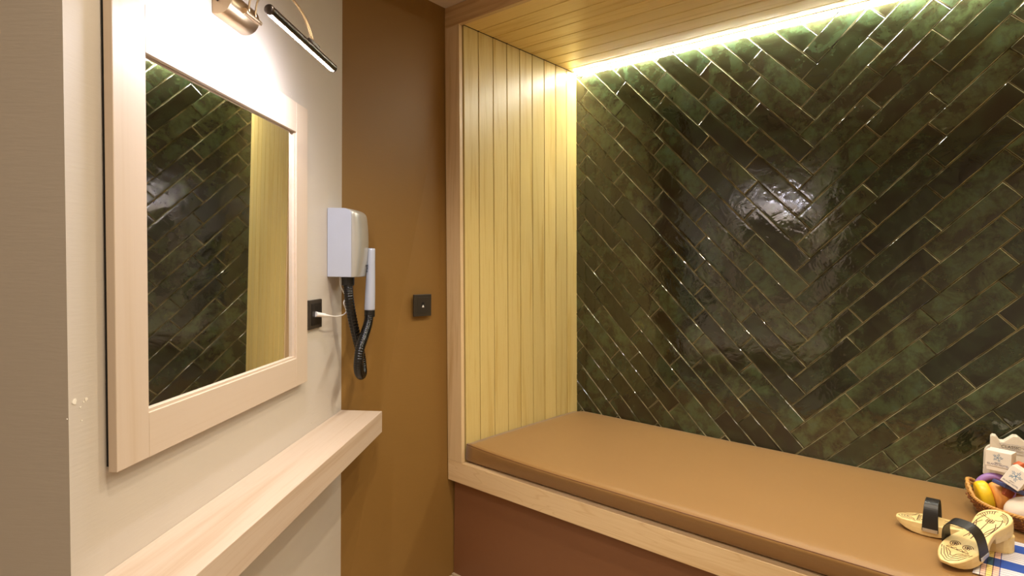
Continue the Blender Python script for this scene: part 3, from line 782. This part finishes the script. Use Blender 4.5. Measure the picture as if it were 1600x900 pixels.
for ph in (0, math.pi * .66, math.pi * 1.33):
    pts = []; n = 300
    for i in range(n):
        a_ = 2 * math.pi * i / n; w_ = .0032; q_ = a_ * 44 + ph
        lift = .024 * math.exp(-((min(abs(a_ - math.pi), 9) / .42) ** 2))
        pts.append(((rx + w_ * math.cos(q_)) * math.cos(a_), (ry + w_ * math.cos(q_)) * math.sin(a_), HB + .003 + w_ * math.sin(q_) + lift))
    mb.tube(pts, .0026, 6, loop=True)
mb.build('rim', M['wickl'], t, smooth=True)
mb = MB(); pts = []
for i in range(41):
    u = i / 40; a_ = math.pi * (1.0 + (.30 * (u - .5)) ) ; hgt = .030 * math.sin(math.pi * u) ** .6
    pts.append((rx * math.cos(a_) + .0015 * math.cos(i * 1.3), ry * math.sin(a_) * 1.0 + .0015 * math.sin(i * 1.3), HB + .008 + hgt))
mb.tube(pts, [.0048 + .0008 * math.sin(i * 1.6) for i in range(41)], 8); mb.build('handle', M['wickl'], t, smooth=True)
mb = MB(); n = 40
mb.loft([[(.149 * math.cos(2 * math.pi * i / n), .111 * math.sin(2 * math.pi * i / n), z) for i in range(n)] for z in (.0008, .0045)]); mb.build('base', M['wick'], t)

# ------------------------------------------------------------------ things in the basket
RH = Vector((RT.x, RT.y, 0)).normalized(); FH = Vector((FW.x, FW.y, 0)).normalized()
def frame_at(P, yawd=0, tilt=0, roll=0):
    """local x to the right as seen from the room, y away, z up"""
    m_ = Matrix(((RH.x, FH.x, 0, P.x), (RH.y, FH.y, 0, P.y), (0, 0, 1, P.z), (0, 0, 0, 1)))
    return m_ @ Matrix.Rotation(R(yawd), 4, 'Z') @ Matrix.Rotation(R(tilt), 4, 'X') @ Matrix.Rotation(R(roll), 4, 'Y')
def disc(name, mt, px, py, dep, r, th, yawd, tilt, roll, label, ry=None):
    mb = MB(); n = 40; rings = []
    for d_, k in ((-.5, .72), (-.47, .84), (-.38, .94), (-.22, .99), (0, 1), (.22, .99), (.38, .94), (.47, .84), (.5, .72)):
        rings.append([(d_ * th, r * k * math.cos(2 * math.pi * i / n), (ry or r) * k * math.sin(2 * math.pi * i / n)) for i in range(n)])
    mb.loft(rings); o = mb.build(name, mt, mw=frame_at(ondepth(px, py, dep), yawd, tilt, roll), smooth=True)
    return tag(o, label, 'soap')
disc('round_soap', M['yellow'], 1538, 776, 1.77, .034, .033, -20, 0, -15, 'thick yellow round soap standing at the left of the basket', .047)
disc('round_soap', M['orange'], 1562, 778, 1.755, .034, .036, -22, 0, -14, 'thick peach orange round soap beside the yellow one', .047)
def torus(name, mt, P, Rr, r, yawd, tilt, label, ez=1):
    mb = MB(); n = 48; mb.tube([(Rr * math.cos(2 * math.pi * i / n), 0, ez * Rr * math.sin(2 * math.pi * i / n)) for i in range(n)], r, 14, loop=True)
    o = mb.build(name, mt, mw=frame_at(P, yawd, tilt, 12), smooth=True); return tag(o, label, 'soap')
torus('ring_soap', M['purple'], ondepth(1554, 765, 1.80), .040, .0105, -30, 0, 'lilac ring shaped soap behind the yellow and orange soaps')
mb = MB(); rings = []; n = 30
for i in range(17):
    a_ = -math.pi / 2 + math.pi * i / 16; rings.append([(.064 * max(.02, math.cos(a_)) * math.cos(2 * math.pi * j / n), .042 * max(.02, math.cos(a_)) * math.sin(2 * math.pi * j / n), .040 * math.sin(a_) + (.003 * math.cos(3 * 2 * math.pi * j / n) * math.cos(a_))) for j in range(n)])
mb.loft(rings); o = mb.build('domed_soap', M['cream'], mw=frame_at(ondepth(1608, 800, 1.675), 0, 0, 0), smooth=True); tag(o, 'large domed off white soap at the front right of the basket', 'soap')
def star(mb, cx, cz, r, y):
    for i in range(5):
        for da, k in ((0, 1.0), (-.32, .95), (.32, .62)):
            a_ = R(80) + i * 2 * math.pi / 5; ox, oz = cx + r * .30 * math.cos(a_), cz + r * .30 * math.sin(a_)
            if da == 0: p, q = Vector((cx, cz)), Vector((cx + r * math.cos(a_), cz + r * math.sin(a_)))
            else:
                nx_, nz_ = -math.sin(a_) * r * da * .6, math.cos(a_) * r * da * .6
                p = Vector((ox + nx_ + .15 * r * math.cos(a_), oz + nz_ + .15 * r * math.sin(a_))); q = Vector((ox + nx_ + r * k * .6 * math.cos(a_), oz + nz_ + r * k * .6 * math.sin(a_)))
            d_ = (q - p).normalized(); w_ = Vector((-d_.y, d_.x)) * r * .045
            vs = [(p.x + w_.x, y, p.y + w_.y), (p.x - w_.x, y, p.y - w_.y), (q.x - w_.x * .7, y, q.y - w_.y * .7), (q.x + w_.x * .7, y, q.y + w_.y * .7)]
            vs += [(x, y + .0003, z) for x, _, z in vs]; mb.add(vs, [(0, 1, 2, 3), (4, 7, 6, 5), (0, 4, 5, 1), (1, 5, 6, 2), (2, 6, 7, 3), (3, 7, 4, 0)])
def carton(px, py, dep, w, h, d_, yawd, tilt, roll, label, lid=True):
    t = empty('soap_carton', frame_at(ondepth(px, py, dep), yawd, tilt, roll), label, 'box')
    mb = MB(); mb.box((-w / 2, 0, -h / 2), (w / 2, d_, h / 2)); mb.build('box_body', M['card'], t, bevel=.0012)
    if lid:
        mb = MB(); mb.box((-w / 2 + .003, .002, -h / 2 - .013), (w / 2 - .004, d_ - .002, -h / 2 - .0006)); mb.build('box_tray', M['card'], t, bevel=.001)
    mb = MB(); star(mb, -.001, h * .10, h * .29, -.0005); mb.build('star_emblem', M['ink'], t)
    text_obj('lettering', 'ISLAND HOTEL', w * .125, M['inkg'], t, Matrix.Translation((0, -.0004, -h * .36)) @ Matrix.Rotation(R(90), 4, 'X'))
    text_obj('small_lettering', 'RESORT', w * .075, M['inkg'], t, Matrix.Translation((0, -.0004, -h * .25)) @ Matrix.Rotation(R(90), 4, 'X'))
    return t
carton(1559.5, 718, 1.775, .062, .046, .046, -54, 0, 0, 'upright white carton with a pale blue star print, leaning on the paper bag')
carton(1586, 747, 1.66, .046, .054, .050, -52, -8, 27, 'tilted white carton with a dark blue star print at the front of the pile', lid=False)
# paper bag
P = ondepth(1580, 723, 1.84); t = empty('paper_bag', frame_at(P, -36), 'crumpled white paper bag with a lettered band at the back of the basket', 'bag')
ol = [(-.052, -.050), (.085, -.050), (.088, .062), (.050, .067), (.030, .069), (.012, .084), (.002, .083), (-.020, .062), (-.030, .061), (-.040, .076), (-.049, .077), (-.053, .071)]
mb = MB(); n = len(ol); front = [(x, -.006 - .004 * noise.noise(Vector((x * 40, z * 40, 0))), z) for x, z in ol]; bk = [(x * .97, .040, z * .97) for x, z in ol]
cf = len(front); vs = front + bk + [(0.012, -.014, -.01), (0.01, .05, -.01)]
fs = [(i, (i + 1) % n, 2 * n) for i in range(n)] + [((i + 1) % n + n, i + n, 2 * n + 1) for i in range(n)] + [((i + 1) % n, i, i + n, (i + 1) % n + n) for i in range(n)]
mb.add(vs, fs); mb.build('bag_body', M['bag'], t, bevel=.0015)
mb = MB(); mb.box((-.032, -.0135, .0575), (.086, -.0115, .0580)); mb.box((-.032, -.0135, .0420), (.086, -.0115, .0425)); mb.box((-.034, -.0135, .0330), (.086, -.0115, .0335)); mb.build('printed_band', M['inkg'], t)
text_obj('lettering', 'CLASSIC - HOLDEN', .0125, M['inkd'], t, Matrix.Translation((.028, -.0138, .0498)) @ Matrix.Rotation(R(90), 4, 'X'))
# round-topped packet with a red panel behind the carton
t = empty('sachet', frame_at(ondepth(1562, 715, 1.905), -36), 'white round topped sachet with a red panel half hidden behind the upright carton', 'sachet')
mb = MB(); ol = [(-.040, -.06), (.03, -.06)] + [(-.004 + .036 * math.cos(R(a_)), .012 + .030 * math.sin(R(a_))) for a_ in range(0, 181, 15)]
mb.loft([[(x, 0, z) for x, z in ol], [(x, .012, z) for x, z in ol]]); mb.build('sachet_body', M['card'], t, bevel=.002)
mb = MB(); ol = [(-.004 + .031 * math.cos(R(a_)), .010 + .026 * math.sin(R(a_))) for a_ in range(0, 181, 15)]
mb.loft([[(x, -.0008, z) for x, z in ol], [(x, -.0001, z) for x, z in ol]]); mb.build('red_panel', M['red'], t)
# packets under and beside the tilted carton
def pack(name, mt, px, py, dep, w, h, d_, roll, label, yawd=0, tilt=0):
    mb = MB(); mb.box((-w / 2, 0, -h / 2), (w / 2, d_, h / 2)); o = mb.build(name, mt, mw=frame_at(ondepth(px, py, dep), yawd, tilt, roll), bevel=.003); return tag(o, label, 'packet')
pack('flat_packet', M['bluep'], 1592, 768, 1.69, .080, .012, .05, 22, 'flat navy packet under the tilted carton')
pack('small_packet', M['orangep'], 1578, 772, 1.72, .028, .022, .02, 30, 'small orange red packet between the orange soap and the navy packet')
pack('printed_packet', M['orangep'], 1597, 729, 1.74, .020, .016, .02, -25, 'orange printed packet at the right edge above the tilted carton')
